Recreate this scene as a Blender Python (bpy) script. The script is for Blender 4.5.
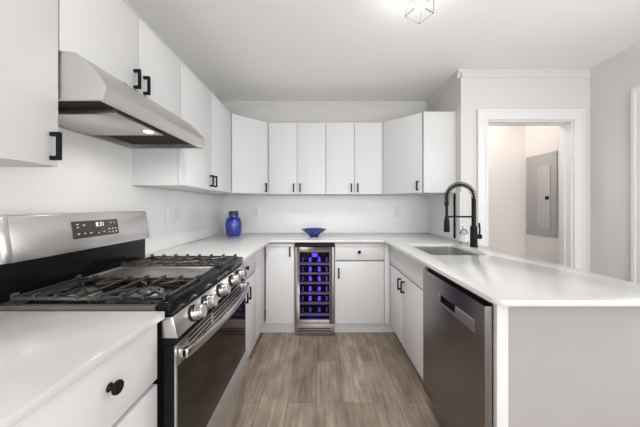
import bpy, bmesh, math
from mathutils import Vector, Matrix

for o in list(bpy.data.objects):
    bpy.data.objects.remove(o, do_unlink=True)
scene = bpy.context.scene
COL = scene.collection
K = 0.0254            # every length below is in inches

# ------------------------------------------------------------------ camera
cam_d = bpy.data.cameras.new('camera')
cam = bpy.data.objects.new('camera', cam_d)
COL.objects.link(cam)
cam.location = (0, 0, 48.6 * K)
cam.rotation_euler = (math.pi / 2, 0, 0)
cam_d.sensor_width = 36
cam_d.lens = 266 / 640 * 36
cam_d.shift_x = -1 / 640
cam_d.shift_y = -7.5 / 640
cam_d.clip_start = 0.02
scene.camera = cam

# ------------------------------------------------------------------ world / light / exposure
world = bpy.data.worlds.new('daylight')
scene.world = world
world.use_nodes = True
bg = world.node_tree.nodes['Background']
bg.inputs['Color'].default_value = (1.0, 1.0, 1.0, 1)
bg.inputs['Strength'].default_value = 3.15
scene.view_settings.view_transform = 'Standard'
scene.view_settings.look = 'None'
scene.view_settings.gamma = 1
scene.view_settings.exposure = 0.17
scene.view_settings.use_curve_mapping = False


def lamp(name, kind, loc, power, color=(1, 1, 1), size=2.0, rot=(0, 0, 0), size_y=None):
    d = bpy.data.lights.new(name, kind)
    d.energy = power
    d.color = color
    if kind == 'AREA':
        d.size = size * K
        if size_y:
            d.shape = 'RECTANGLE'
            d.size_y = size_y * K
    else:
        d.shadow_soft_size = size * K
    o = bpy.data.objects.new(name, d)
    o.location = Vector(loc) * K
    o.rotation_euler = rot
    COL.objects.link(o)
    return o


def spot(name, loc, power, color, angle, blend, size, rot=(0, 0, 0)):
    o = lamp(name, 'SPOT', loc, power, color, size, rot)
    o.data.spot_size = math.radians(angle)
    o.data.spot_blend = blend
    return o


lamp('kitchen_ceiling_light', 'POINT', (21.4, 58.5, 91.5), 2.2, (1, 0.98, 0.95), 2.0)
spot('aisle_fill_light', (-2, 54, 92.0), 50, (1, 0.985, 0.96), 98, 0.6, 2.5, (math.radians(16), 0, 0))  # added spot without a fixture, brightens aisle fronts and floor
lamp('hall_ceiling_light', 'POINT', (66, 111, 90), 6.5, (1, 0.93, 0.88), 4)
lamp('dining_fill_light', 'POINT', (74, 25, 62), 13, (1, 0.985, 0.96), 6)  # added fill lamp out of view, lifts the ceiling and side walls
spot('hood_light', (-32.3, 49.8, 62.0), 2.9, (1, 0.96, 0.9), 170, 0.5, 1.0)


# ------------------------------------------------------------------ materials
def new_mat(name):
    m = bpy.data.materials.new(name)
    m.use_nodes = True
    nt = m.node_tree
    return m, nt, nt.nodes['Principled BSDF']


def mat(name, col, rough=0.5, metal=0.0, scale=(8, 8, 8), var=0.03, bump=0.0, rvar=0.0, spec=0.5,
        coat=0.0, emit=None, estr=0.0):
    m, nt, p = new_mat(name)
    N, L = nt.nodes, nt.links
    tc = N.new('ShaderNodeTexCoord')
    mp = N.new('ShaderNodeMapping')
    mp.inputs['Scale'].default_value = scale
    L.new(tc.outputs['Object'], mp.inputs['Vector'])
    nz = N.new('ShaderNodeTexNoise')
    nz.inputs['Scale'].default_value = 1.0
    nz.inputs['Detail'].default_value = 4
    L.new(mp.outputs['Vector'], nz.inputs['Vector'])
    mx = N.new('ShaderNodeMix')
    mx.data_type = 'RGBA'
    mx.inputs[6].default_value = tuple(max(0, c * (1 - var)) for c in col) + (1,)
    mx.inputs[7].default_value = tuple(min(1, c * (1 + var)) for c in col) + (1,)
    L.new(nz.outputs['Fac'], mx.inputs[0])
    L.new(mx.outputs[2], p.inputs['Base Color'])
    p.inputs['Roughness'].default_value = rough
    p.inputs['Metallic'].default_value = metal
    p.inputs['Specular IOR Level'].default_value = spec
    p.inputs['Coat Weight'].default_value = coat
    if rvar:
        mr = N.new('ShaderNodeMapRange')
        mr.inputs[3].default_value = max(0.02, rough - rvar)
        mr.inputs[4].default_value = rough + rvar
        L.new(nz.outputs['Fac'], mr.inputs[0])
        L.new(mr.outputs[0], p.inputs['Roughness'])
    if bump:
        b = N.new('ShaderNodeBump')
        b.inputs['Strength'].default_value = bump
        b.inputs['Distance'].default_value = 0.002
        L.new(nz.outputs['Fac'], b.inputs['Height'])
        L.new(b.outputs['Normal'], p.inputs['Normal'])
    if emit:
        p.inputs['Emission Color'].default_value = emit + (1,)
        p.inputs['Emission Strength'].default_value = estr
    return m


WHITE = mat('white_cabinet_paint', (0.69, 0.69, 0.697), 0.42, var=0.01)
CARC = mat('white_cabinet_box', (0.68, 0.68, 0.685), 0.5, var=0.01)
QUARTZ = mat('white_quartz', (0.63, 0.628, 0.625), 0.16, scale=(14, 14, 14), var=0.012)
WALL = mat('warm_grey_paint', (0.66, 0.65, 0.64), 0.7, var=0.012, bump=0.02)
HALLW = mat('hall_wall_paint', (0.74, 0.70, 0.675), 0.7, var=0.012)
CEIL = mat('ceiling_paint', (0.88, 0.875, 0.86), 0.8, var=0.01)
TRIM = mat('white_trim_paint', (0.76, 0.76, 0.765), 0.4, var=0.01)
STEEL = mat('brushed_stainless', (0.68, 0.665, 0.655), 0.25, 1.0, scale=(300, 6, 300), var=0.015, rvar=0.02)
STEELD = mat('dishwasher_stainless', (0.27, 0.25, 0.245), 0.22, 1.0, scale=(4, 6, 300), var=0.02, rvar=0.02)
HOODM = mat('hood_stainless', (0.66, 0.65, 0.635), 0.36, 1.0, scale=(300, 4, 300), var=0.06, rvar=0.06)
TRIMS = mat('satin_steel_trim', (0.66, 0.65, 0.64), 0.42, 1.0, var=0.02)
STRIP = mat('grip_strip_steel', (0.42, 0.40, 0.39), 0.3, 1.0, var=0.02)
PANM = mat('burnished_cooktop_steel', (0.19, 0.165, 0.15), 0.35, 0.6, scale=(12, 12, 12), var=0.15, rvar=0.08)
GRIDM = mat('griddle_steel', (0.45, 0.415, 0.39), 0.36, 1.0, scale=(10, 10, 10), var=0.1, rvar=0.06)
BLACK = mat('black_enamel', (0.006, 0.006, 0.007), 0.16, var=0.1, spec=0.12)
BLKM = mat('black_powder_coat', (0.010, 0.010, 0.011), 0.5, var=0.1, spec=0.12)
IRON = mat('cast_iron', (0.10, 0.097, 0.095), 0.28, 0.75, scale=(150, 150, 150), var=0.15, bump=0.03)
GLASSB = mat('dark_oven_glass', (0.014, 0.010, 0.008), 0.07, var=0.1, spec=0.2)
GREYM = mat('grey_plastic', (0.25, 0.24, 0.24), 0.4)
DISP = mat('control_display_glass', (0.055, 0.042, 0.038), 0.15)
DIGIT = mat('lit_display_digits', (0.9, 0.9, 0.9), 0.4, emit=(0.9, 0.95, 1.0), estr=0.55)
MARK = mat('printed_marks', (0.62, 0.60, 0.58), 0.5)
MARKD = mat('dark_printed_marks', (0.10, 0.10, 0.10), 0.5)
DARKF = mat('dark_filter_mesh', (0.035, 0.028, 0.025), 0.55, 0.0, scale=(250, 250, 250), var=0.3, bump=0.2, spec=0.05)
LED = mat('lit_hood_lamp', (1, 1, 1), 0.3, emit=(1, 0.97, 0.92), estr=1.6)
BULB = mat('lit_bulb', (1, 1, 1), 0.3, emit=(1, 0.96, 0.9), estr=7)
CHROME = mat('cage_metal', (0.35, 0.35, 0.35), 0.25, 1.0)
WIRE = mat('dark_cage_wire', (0.10, 0.10, 0.10), 0.6, spec=0.2)
PANELM = mat('grey_panel_enamel', (0.40, 0.40, 0.395), 0.45, 0.0, var=0.02)
PANELD = mat('grey_panel_door_enamel', (0.46, 0.46, 0.455), 0.42, 0.0, var=0.02)
PLATE = mat('white_plastic_plate', (0.80, 0.80, 0.80), 0.35, var=0.01)
SOCK = mat('white_plastic_insert', (0.77, 0.77, 0.77), 0.35, var=0.01)
BLUE = mat('cobalt_glass', (0.008, 0.03, 0.34), 0.06, spec=0.7, var=0.25, scale=(20, 20, 20), coat=0.5)
BLUEL = mat('dark_blue_lid', (0.012, 0.014, 0.06), 0.35, var=0.1)
BLUEC = mat('blue_glazed_ceramic', (0.012, 0.035, 0.25), 0.12, scale=(30, 30, 30), var=0.4, coat=0.4)
COOLF = mat('cooler_frame_steel', (0.40, 0.375, 0.36), 0.4, 1.0, scale=(6, 6, 200), var=0.03)
SHELFW = mat('shelf_wood', (0.42, 0.37, 0.35), 0.45, scale=(10, 60, 60), var=0.15)
INNER = mat('cooler_liner', (0.008, 0.008, 0.009), 0.5, spec=0.1)
VIOLET = mat('cooler_led_strip', (0.2, 0.1, 1.0), 0.4, emit=(0.10, 0.05, 1.0), estr=1.6)
LINERB = mat('cooler_back_liner', (0.5, 0.48, 0.55), 0.4)
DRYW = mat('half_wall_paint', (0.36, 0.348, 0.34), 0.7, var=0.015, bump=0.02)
LABELM = mat('soap_label', (0.85, 0.85, 0.84), 0.5)
_n = STEELD.node_tree.nodes
_t = _n.new('ShaderNodeTangent')
_t.direction_type, _t.axis = 'RADIAL', 'Z'
_p = _n['Principled BSDF']
STEELD.node_tree.links.new(_t.outputs[0], _p.inputs['Tangent'])
_p.inputs['Anisotropic'].default_value = 0.75
_p.inputs['Anisotropic Rotation'].default_value = 0.25
SINKM = mat('sink_stainless', (0.78, 0.77, 0.75), 0.25, 1.0, scale=(4, 200, 200), var=0.05, rvar=0.05)


def glass(name, tint, gloss, rough=0.03):
    m, nt, p = new_mat(name)
    N, L = nt.nodes, nt.links
    N.remove(p)
    tr = N.new('ShaderNodeBsdfTransparent')
    tr.inputs['Color'].default_value = tint + (1,)
    gl = N.new('ShaderNodeBsdfGlossy')
    gl.inputs['Roughness'].default_value = rough
    fr = N.new('ShaderNodeFresnel')
    fr.inputs['IOR'].default_value = 1.45
    mx = N.new('ShaderNodeMath')
    mx.operation = 'MULTIPLY_ADD'
    mx.inputs[1].default_value = 1.0
    mx.inputs[2].default_value = gloss
    L.new(fr.outputs[0], mx.inputs[0])
    ms = N.new('ShaderNodeMixShader')
    L.new(mx.outputs[0], ms.inputs[0])
    L.new(tr.outputs[0], ms.inputs[1])
    L.new(gl.outputs[0], ms.inputs[2])
    L.new(ms.outputs[0], N['Material Output'].inputs['Surface'])
    return m


PANE = glass('cooler_door_glass', (0.80, 0.78, 0.84), -0.03)
CLEAR = glass('clear_plastic', (0.95, 0.96, 0.97), -0.02, 0.15)
WPANE = glass('window_glass', (0.96, 0.97, 0.97), 0.0)


def floor_mat():
    m, nt, p = new_mat('wood_plank_floor')
    N, L = nt.nodes, nt.links
    tc = N.new('ShaderNodeTexCoord')
    mp = N.new('ShaderNodeMapping')
    mp.inputs['Rotation'].default_value = (0, 0, math.pi / 2)
    mp.inputs['Location'].default_value = (0.45, 0.03, 0)
    L.new(tc.outputs['Object'], mp.inputs['Vector'])
    br = N.new('ShaderNodeTexBrick')
    br.offset = 0.37
    br.inputs['Scale'].default_value = 1
    br.inputs['Brick Width'].default_value = 48 * K
    br.inputs['Row Height'].default_value = 7 * K
    br.inputs['Mortar Size'].default_value = 0.0012
    br.inputs['Mortar Smooth'].default_value = 0.3
    br.inputs['Bias'].default_value = 0
    br.inputs['Color1'].default_value = (0.245, 0.188, 0.146, 1)
    br.inputs['Color2'].default_value = (0.375, 0.30, 0.24, 1)
    br.inputs['Mortar'].default_value = (0.11, 0.08, 0.06, 1)
    L.new(mp.outputs['Vector'], br.inputs['Vector'])
    # long grain
    mg = N.new('ShaderNodeMapping')
    mg.inputs['Scale'].default_value = (55, 3.0, 1)
    L.new(tc.outputs['Object'], mg.inputs['Vector'])
    n1 = N.new('ShaderNodeTexNoise')
    n1.inputs['Scale'].default_value = 1
    n1.inputs['Detail'].default_value = 7
    n1.inputs['Roughness'].default_value = 0.65
    n1.inputs['Distortion'].default_value = 0.6
    L.new(mg.outputs['Vector'], n1.inputs['Vector'])
    # blotches and short saw marks across the boards
    mb = N.new('ShaderNodeMapping')
    mb.inputs['Scale'].default_value = (7, 2.4, 1)
    L.new(tc.outputs['Object'], mb.inputs['Vector'])
    n2 = N.new('ShaderNodeTexNoise')
    n2.inputs['Scale'].default_value = 1.6
    n2.inputs['Detail'].default_value = 5
    L.new(mb.outputs['Vector'], n2.inputs['Vector'])
    ms = N.new('ShaderNodeMapping')
    ms.inputs['Scale'].default_value = (12, 90, 1)
    L.new(tc.outputs['Object'], ms.inputs['Vector'])
    n3 = N.new('ShaderNodeTexNoise')
    n3.inputs['Scale'].default_value = 1
    n3.inputs['Detail'].default_value = 3
    L.new(ms.outputs['Vector'], n3.inputs['Vector'])

    def rng(src, a, b, lo=0.3, hi=0.7):
        r = N.new('ShaderNodeMapRange')
        r.inputs[1].default_value, r.inputs[2].default_value = lo, hi
        r.inputs[3].default_value, r.inputs[4].default_value = a, b
        L.new(src, r.inputs[0])
        return r.outputs[0]

    def mul(a, b):
        q = N.new('ShaderNodeMath')
        q.operation = 'MULTIPLY'
        L.new(a, q.inputs[0])
        L.new(b, q.inputs[1])
        return q.outputs[0]
    f = mul(mul(rng(n1.outputs['Fac'], 0.62, 1.34), rng(n2.outputs['Fac'], 0.68, 1.28)), rng(n3.outputs['Fac'], 0.93, 1.06))
    sc = N.new('ShaderNodeVectorMath')
    sc.operation = 'SCALE'
    L.new(br.outputs['Color'], sc.inputs[0])
    L.new(f, sc.inputs['Scale'])
    L.new(sc.outputs[0], p.inputs['Base Color'])
    p.inputs['Roughness'].default_value = 0.5
    b = N.new('ShaderNodeBump')
    b.inputs['Strength'].default_value = 0.15
    b.inputs['Distance'].default_value = 0.002
    L.new(n1.outputs['Fac'], b.inputs['Height'])
    L.new(b.outputs['Normal'], p.inputs['Normal'])
    return m


def tile_mat(name, axis):
    m, nt, p = new_mat(name)
    N, L = nt.nodes, nt.links
    tc = N.new('ShaderNodeTexCoord')
    sp = N.new('ShaderNodeSeparateXYZ')
    L.new(tc.outputs['Object'], sp.inputs[0])
    cb = N.new('ShaderNodeCombineXYZ')
    L.new(sp.outputs[axis], cb.inputs[0])
    L.new(sp.outputs[2], cb.inputs[1])
    br = N.new('ShaderNodeTexBrick')
    br.inputs['Scale'].default_value = 1
    br.inputs['Brick Width'].default_value = 12 * K
    br.inputs['Row Height'].default_value = 4 * K
    br.inputs['Mortar Size'].default_value = 0.0016
    br.inputs['Mortar Smooth'].default_value = 0.4
    br.inputs['Color1'].default_value = (0.80, 0.80, 0.80, 1)
    br.inputs['Color2'].default_value = (0.775, 0.775, 0.775, 1)
    br.inputs['Mortar'].default_value = (0.75, 0.75, 0.745, 1)
    L.new(cb.outputs[0], br.inputs['Vector'])
    L.new(br.outputs['Color'], p.inputs['Base Color'])
    p.inputs['Roughness'].default_value = 0.2
    b = N.new('ShaderNodeBump')
    b.invert = True
    b.inputs['Strength'].default_value = 0.25
    b.inputs['Distance'].default_value = 0.0015
    L.new(br.outputs['Fac'], b.inputs['Height'])
    L.new(b.outputs['Normal'], p.inputs['Normal'])
    return m


FLOOR = floor_mat()
TILEX = tile_mat('white_wall_tile_back', 0)
TILEY = tile_mat('white_wall_tile_side', 1)


# ------------------------------------------------------------------ mesh builder (inches, world coordinates)
class MB:
    def __init__(s):
        s.v, s.f = [], []

    def add(s, vs, fs):
        n = len(s.v)
        s.v += [tuple(q) for q in vs]
        s.f += [tuple(i + n for i in q) for q in fs]
        return s

    def box(s, x0, x1, y0, y1, z0, z1):
        vs = [(x, y, z) for z in (z0, z1) for y in (y0, y1) for x in (x0, x1)]
        return s.add(vs, [(0, 2, 3, 1), (4, 5, 7, 6), (0, 1, 5, 4), (2, 6, 7, 3), (0, 4, 6, 2), (1, 3, 7, 5)])

    def obox(s, c, u, v, w):
        c, u, v, w = map(Vector, (c, u, v, w))
        vs = [c + u * a + v * b + w * d for d in (-1, 1) for b in (-1, 1) for a in (-1, 1)]
        return s.add(vs, [(0, 2, 3, 1), (4, 5, 7, 6), (0, 1, 5, 4), (2, 6, 7, 3), (0, 4, 6, 2), (1, 3, 7, 5)])

    def prism(s, poly, a, b, axis='z'):
        """poly: list of 2-D points, extruded from a to b along axis (y: poly is x,z; x: poly is y,z)"""
        def P(p, t):
            return {'z': (p[0], p[1], t), 'y': (p[0], t, p[1]), 'x': (t, p[0], p[1])}[axis]
        n = len(poly)
        vs = [P(p, a) for p in poly] + [P(p, b) for p in poly]
        fs = [tuple(range(n)), tuple(range(2 * n - 1, n - 1, -1))]
        fs += [(i, (i + 1) % n, n + (i + 1) % n, n + i) for i in range(n)]
        return s.add(vs, fs)

    def tube(s, pts, r, n=10, caps=True):
        pts = [Vector(p) for p in pts]
        rs = r if isinstance(r, (list, tuple)) else [r] * len(pts)
        rings = []
        up = None
        for i, p in enumerate(pts):
            t = (pts[min(i + 1, len(pts) - 1)] - pts[max(i - 1, 0)]).normalized()
            if up is None:
                up = t.orthogonal().normalized()
            else:
                up = (up - t * up.dot(t))
                up = up.normalized() if up.length > 1e-6 else t.orthogonal().normalized()
            w = t.cross(up)
            rings.append([p + (up * math.cos(a) + w * math.sin(a)) * rs[i] for a in [2 * math.pi * k / n for k in range(n)]])
        vs = [q for ring in rings for q in ring]
        fs = []
        for i in range(len(rings) - 1):
            for k in range(n):
                a, b = i * n + k, i * n + (k + 1) % n
                fs.append((a, b, b + n, a + n))
        if caps:
            fs.append(tuple(range(n - 1, -1, -1)))
            fs.append(tuple(range(len(vs) - n, len(vs))))
        return s.add(vs, fs)

    def lathe(s, prof, c, n=40, axis=(0, 0, 1)):
        """prof: (radius, height) pairs about c along axis"""
        ax = Vector(axis).normalized()
        u = ax.orthogonal().normalized()
        w = ax.cross(u)
        c = Vector(c)
        vs, fs, idx = [], [], []
        for r, h in prof:
            if r < 1e-5:
                idx.append([len(vs)] * n)
                vs.append(c + ax * h)
            else:
                idx.append(list(range(len(vs), len(vs) + n)))
                vs += [c + ax * h + (u * math.cos(2 * math.pi * k / n) + w * math.sin(2 * math.pi * k / n)) * r for k in range(n)]
        for i in range(len(prof) - 1):
            for k in range(n):
                q = [idx[i][k], idx[i][(k + 1) % n], idx[i + 1][(k + 1) % n], idx[i + 1][k]]
                q2 = []
                for a in q:
                    if a not in q2:
                        q2.append(a)
                if len(q2) >= 3:
                    fs.append(tuple(q2))
        return s.add(vs, fs)

    def build(s, name, m, parent=None, bevel=0.0, seg=2, origin=None, smooth=True):
        me = bpy.data.meshes.new(name)
        if parent is not None:
            org = world_loc(parent)
        elif origin is not None:
            org = Vector(origin)
        else:
            org = Vector((0, 0, 0))
        me.from_pydata([(Vector(q) - org) * K for q in s.v], [], s.f)
        bm = bmesh.new()
        bm.from_mesh(me)
        bmesh.ops.remove_doubles(bm, verts=bm.verts, dist=1e-6)
        bmesh.ops.recalc_face_normals(bm, faces=bm.faces)
        if bevel:
            ed = [e for e in bm.edges if len(e.link_faces) == 2 and e.calc_face_angle(0) > 0.6]
            bmesh.ops.bevel(bm, geom=ed, offset=bevel * K, segments=seg, profile=0.5, affect='EDGES', clamp_overlap=True)
        bm.to_mesh(me)
        bm.free()
        if smooth:
            for q in me.polygons:
                q.use_smooth = True
            me.set_sharp_from_angle(angle=math.radians(32))
        me.materials.append(m)
        o = bpy.data.objects.new(name, me)
        COL.objects.link(o)
        if parent is not None:
            o.parent = parent
        else:
            o.location = org * K
        return o


ORG = {}


def world_loc(o):
    v = Vector((0, 0, 0))
    while o is not None:
        v += o.location / K
        o = o.parent
    return v


def tag(o, label, cat, group=None):
    o['label'] = label
    o['category'] = cat
    if group:
        o['group'] = group
    return o


def thing(name, label, cat, loc, group=None):
    o = bpy.data.objects.new(name, None)
    o.empty_display_size = 0.05
    COL.objects.link(o)
    o.location = Vector(loc) * K
    return tag(o, label, cat, group)


def struct(mb, name, m, bevel=0.0, parent=None):
    o = mb.build(name, m, parent, bevel)
    o['kind'] = 'structure'
    return o


def rrect(x0, x1, y0, y1, r, n=6):
    pts = []
    for cx, cy, a0 in ((x1 - r, y1 - r, 0), (x0 + r, y1 - r, 90), (x0 + r, y0 + r, 180), (x1 - r, y0 + r, 270)):
        for k in range(n + 1):
            a = math.radians(a0 + 90 * k / n)
            pts.append((cx + r * math.cos(a), cy + r * math.sin(a)))
    return pts


def flat_shape(outlines, z0, z1, mb=None):
    """solid slab from closed 2-D outlines (later ones cut holes)"""
    cu = bpy.data.curves.new('tmp', 'CURVE')
    cu.dimensions = '2D'
    cu.fill_mode = 'BOTH'
    cu.extrude = (z1 - z0) / 2
    for ol in outlines:
        sp = cu.splines.new('POLY')
        sp.points.add(len(ol) - 1)
        for p, q in zip(sp.points, ol):
            p.co = (q[0], q[1], 0, 1)
        sp.use_cyclic_u = True
    ob = bpy.data.objects.new('tmp', cu)
    COL.objects.link(ob)
    dg = bpy.context.evaluated_depsgraph_get()
    dg.update()
    me = bpy.data.meshes.new_from_object(ob.evaluated_get(dg))
    mb = mb or MB()
    mb.add([(v.co.x, v.co.y, v.co.z + (z0 + z1) / 2) for v in me.vertices], [tuple(p.vertices) for p in me.polygons])
    bpy.data.objects.remove(ob, do_unlink=True)
    bpy.data.curves.remove(cu)
    bpy.data.meshes.remove(me)
    return mb


# ------------------------------------------------------------------ key planes
XL, XR, DW = -45.9, 50.1, 124.5       # left wall, right kitchen wall, back wall
DF = 95.2                             # wall with the doorway
XD = 96.3                             # right wall of the dining side
ZC = 97.0
DNEAR = -70
EPS = 0.03

# ------------------------------------------------------------------ the room
struct(MB().box(XL - 5, XD + 5, DNEAR, 132, -1, 0), 'floor', FLOOR)
struct(MB().box(XL - 5, XD + 5, DNEAR, 132, ZC, ZC + 1), 'ceiling', CEIL)
struct(MB().box(XL - 4.5, XL, DNEAR, DW + 4.5, 0, ZC), 'wall_left', WALL)
struct(MB().box(XL, XR + 4.5, DW, DW + 4.5, 0, ZC), 'wall_back', WALL)
struct(MB().box(XR, XR + 4.5, DF, DW, 0, ZC), 'wall_right', WALL)
m = MB()
m.box(XR + 4.5, 58.7, DF, DF + 4.6, 0, ZC)
m.box(58.7, 90.2, DF, DF + 4.6, 79.4, ZC)
m.box(90.2, XD + 4.5, DF, DF + 4.6, 0, ZC)
struct(m, 'wall_doorway', WALL)
m = MB()
m.box(XD, XD + 4.5, DNEAR, 30, 0, ZC)
m.box(XD, XD + 4.5, 30, 78.3, 81.2, ZC)
m.box(XD, XD + 4.5, 78.3, DF, 0, ZC)
struct(m, 'wall_dining', WALL)
# hall beyond the doorway
struct(MB().box(XR + 4.5, 92.2, 120.4, 124.5, 0, ZC), 'wall_hall_back', HALLW)
struct(MB().box(92.2, 96.5, DF + 4.6, 124.5, 0, ZC), 'wall_hall_right', HALLW)
# crown moulding
def crown(mb, p0, p1, nrm):
    """small cove crown from p0 to p1 along a wall whose room-side normal is nrm"""
    p0, p1, n = Vector((*p0, 0)), Vector((*p1, 0)), Vector((*nrm, 0))
    prof = [(0, 0), (0, -2.5), (0.25, -2.5), (0.4, -2.0), (0.9, -1.1), (1.5, -0.45), (1.55, 0)]
    k = len(prof)
    vs = [q + n * a + Vector((0, 0, ZC - 0.02 + b)) for q in (p0, p1) for a, b in prof]
    fs = [(i, (i + 1) % k, k + (i + 1) % k, k + i) for i in range(k)] + [tuple(range(k)), tuple(range(2 * k - 1, k - 1, -1))]
    mb.add(vs, fs)
    return mb
struct(crown(MB(), (XL, DW), (XR, DW), (0, -1)), 'trim_1', WALL)
struct(crown(MB(), (XR, DW), (XR, DF - 1.5), (-1, 0)), 'trim_2', WALL)
struct(crown(MB(), (XR - 1.5, DF), (XD, DF), (0, -1)), 'trim_3', WALL)
struct(crown(MB(), (XD, DF), (XD, DNEAR), (-1, 0)), 'trim_4', WALL)
# tiled backsplash
struct(MB().box(XL, XL + 0.3, DNEAR + 50, 34.3, 36.03, 53.5).box(XL, XL + 0.3, 34.3, 64.3, 36.03, 62.3)
       .box(XL, XL + 0.3, 64.3, DW, 36.03, 53.5), 'trim_5', TILEY)
struct(MB().box(XL + 0.3, XR - 0.3, DW - 0.3, DW, 36.03, 53.5), 'trim_6', TILEX)
struct(MB().box(XR - 0.3, XR, DF, DW, 36.03, 53.5), 'trim_7', TILEY)

# doorway with its casing and jambs
m = MB()
m.box(58.72, 59.4, DF - 0.05, DF + 4.65, 0, 79.38)
m.box(89.5, 90.18, DF - 0.05, DF + 4.65, 0, 79.38)
m.box(59.4, 89.5, DF - 0.05, DF + 4.65, 78.7, 79.38)
m.box(59.4, 59.7, DF + 2.2, DF + 3.4, 0, 78.7)
m.box(89.2, 89.5, DF + 2.2, DF + 3.4, 0, 78.7)
m.box(59.7, 89.2, DF + 2.2, DF + 3.4, 78.4, 78.7)
dr = struct(m, 'door_1', TRIM)
m = MB()
for a, b, t in ((0, 0.9, 1.0), (0.9, 2.9, 0.75), (2.9, 3.65, 0.9)):    # stepped casing from the outside in
    m.box(55.7 + a, 55.7 + b, DF - t, DF - 0.06, 0, 82.9 - a)
    m.box(93.6 - b, 93.6 - a, DF - t, DF - 0.06, 0, 82.9 - a)
    m.box(55.7 + b, 93.6 - b, DF - t, DF - 0.06, 82.9 - b, 82.9 - a)
struct(m, 'door_casing', TRIM, 0.0, dr)
# glazed opening of the dining side (only its casing shows)
m = MB()
for a, b, t in ((0, 1.0, 1.0), (1.0, 3.5, 0.75)):
    m.box(XD - t, XD - 0.02, 81.8 - b, 81.8 - a, 0, 84.7 - a)
    m.box(XD - t, XD - 0.02, 26.5 + a, 26.5 + b, 0, 84.7 - a)
    m.box(XD - t, XD - 0.02, 26.5 + b, 81.8 - b, 84.7 - b, 84.7 - a)
w1 = struct(m, 'window_1', TRIM)
m = MB()
for a, b in ((30, 33), (52.6, 55.7), (75.3, 78.3)):
    m.box(XD + 1.4, XD + 3, a, b, 0, 81.2)
m.box(XD + 1.4, XD + 3, 30, 78.3, 78.2, 81.2).box(XD + 1.4, XD + 3, 30, 78.3, 0, 4)
struct(m, 'window_frame', TRIM, 0, w1)
struct(MB().box(XD + 2, XD + 2.2, 33, 52.6, 4, 78.2).box(XD + 2, XD + 2.2, 55.7, 75.3, 4, 78.2), 'window_pane', WPANE, 0, w1)

# half wall closing the end and back of the peninsula
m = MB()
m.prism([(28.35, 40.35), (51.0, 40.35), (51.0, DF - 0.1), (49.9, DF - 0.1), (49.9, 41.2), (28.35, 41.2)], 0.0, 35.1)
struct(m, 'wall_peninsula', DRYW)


# ------------------------------------------------------------------ hardware
def pull(door, face, nrm, z0, z1, name='handle'):
    """square bar pull; face = (x, y) point on the door face, nrm = outward unit normal"""
    n = Vector((*nrm, 0))
    t = Vector((-nrm[1], nrm[0], 0))
    p = Vector((*face, 0))
    mb = MB()
    up = Vector((0, 0, 1))
    zc, h = (z0 + z1) / 2, (z1 - z0) / 2
    mb.obox(p + n * 1.0 + up * zc, t * 0.25, n * 0.2, up * h)
    for zz in (z0 + 0.26, z1 - 0.26):
        mb.obox(p + n * 0.42 + up * zz, t * 0.25, n * 0.4, up * 0.26)
    return mb.build(name, BLKM, door, 0.05)


def knob(drawer, c, nrm, r=0.62):
    mb = MB()
    mb.lathe([(0, 0.02), (0.42, 0.02), (0.36, 0.12), (0.24, 0.3), (0.24, 0.5), (r * 0.9, 0.6), (r, 0.68), (r, 0.88), (r * 0.9, 0.96), (0, 0.98)],
             c, 24, (*nrm, 0))
    return mb.build('knob', BLKM, drawer)


G = 0.07      # half the gap between doors
TH = 0.75     # door thickness


def side_x(mb, xf, d0, d1, z0, z1):
    """slab front facing +x on left units (xf = face)"""
    return mb.box(xf - TH, xf, d0 + G, d1 - G, z0 + G, z1 - G)


# ------------------------------------------------------------------ wall cabinets
ZB, ZT = 53.6, 83.6
XU = -33.8            # face of the left wall-cabinet doors
WG = 'white slab door wall cabinets'


def left_wall_cabinet(d0, d1, z0, z1, splits, pulls, label):
    t = thing('wall_cabinet', label, 'wall cabinet', (XL + 6, (d0 + d1) / 2, z0), WG)
    MB().box(XL + EPS, XU - TH - 0.04, d0 + 0.02, d1 - 0.02, z0, z1).build('cabinet_box', CARC, t)
    ed = [d0] + splits + [d1]
    for i in range(len(ed) - 1):
        dd = side_x(MB(), XU, ed[i], ed[i + 1], z0, z1).build('door', WHITE, t, 0.05)
        for pd, pz in pulls[i]:
            pull(dd, (XU, pd), (1, 0), pz, pz + 3.5)
    return t


left_wall_cabinet(16.4, 34.3, ZB, ZT, [], [[(33.3, 54.35)]],
                  'white slab door wall cabinet left of the range hood, cut by the left photo edge')
left_wall_cabinet(34.4, 64.1, 68.75, ZT, [49.4], [[(48.1, 69.8)], [(50.7, 69.8)]],
                  'short white two-door wall cabinet directly above the steel range hood')
left_wall_cabinet(64.2, 100.2, ZB, ZT, [82.3], [[(80.9, 54.5)], [(83.6, 54.5)]],
                  'white two-door wall cabinet on the left wall between hood and diagonal corner cabinet')


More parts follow.
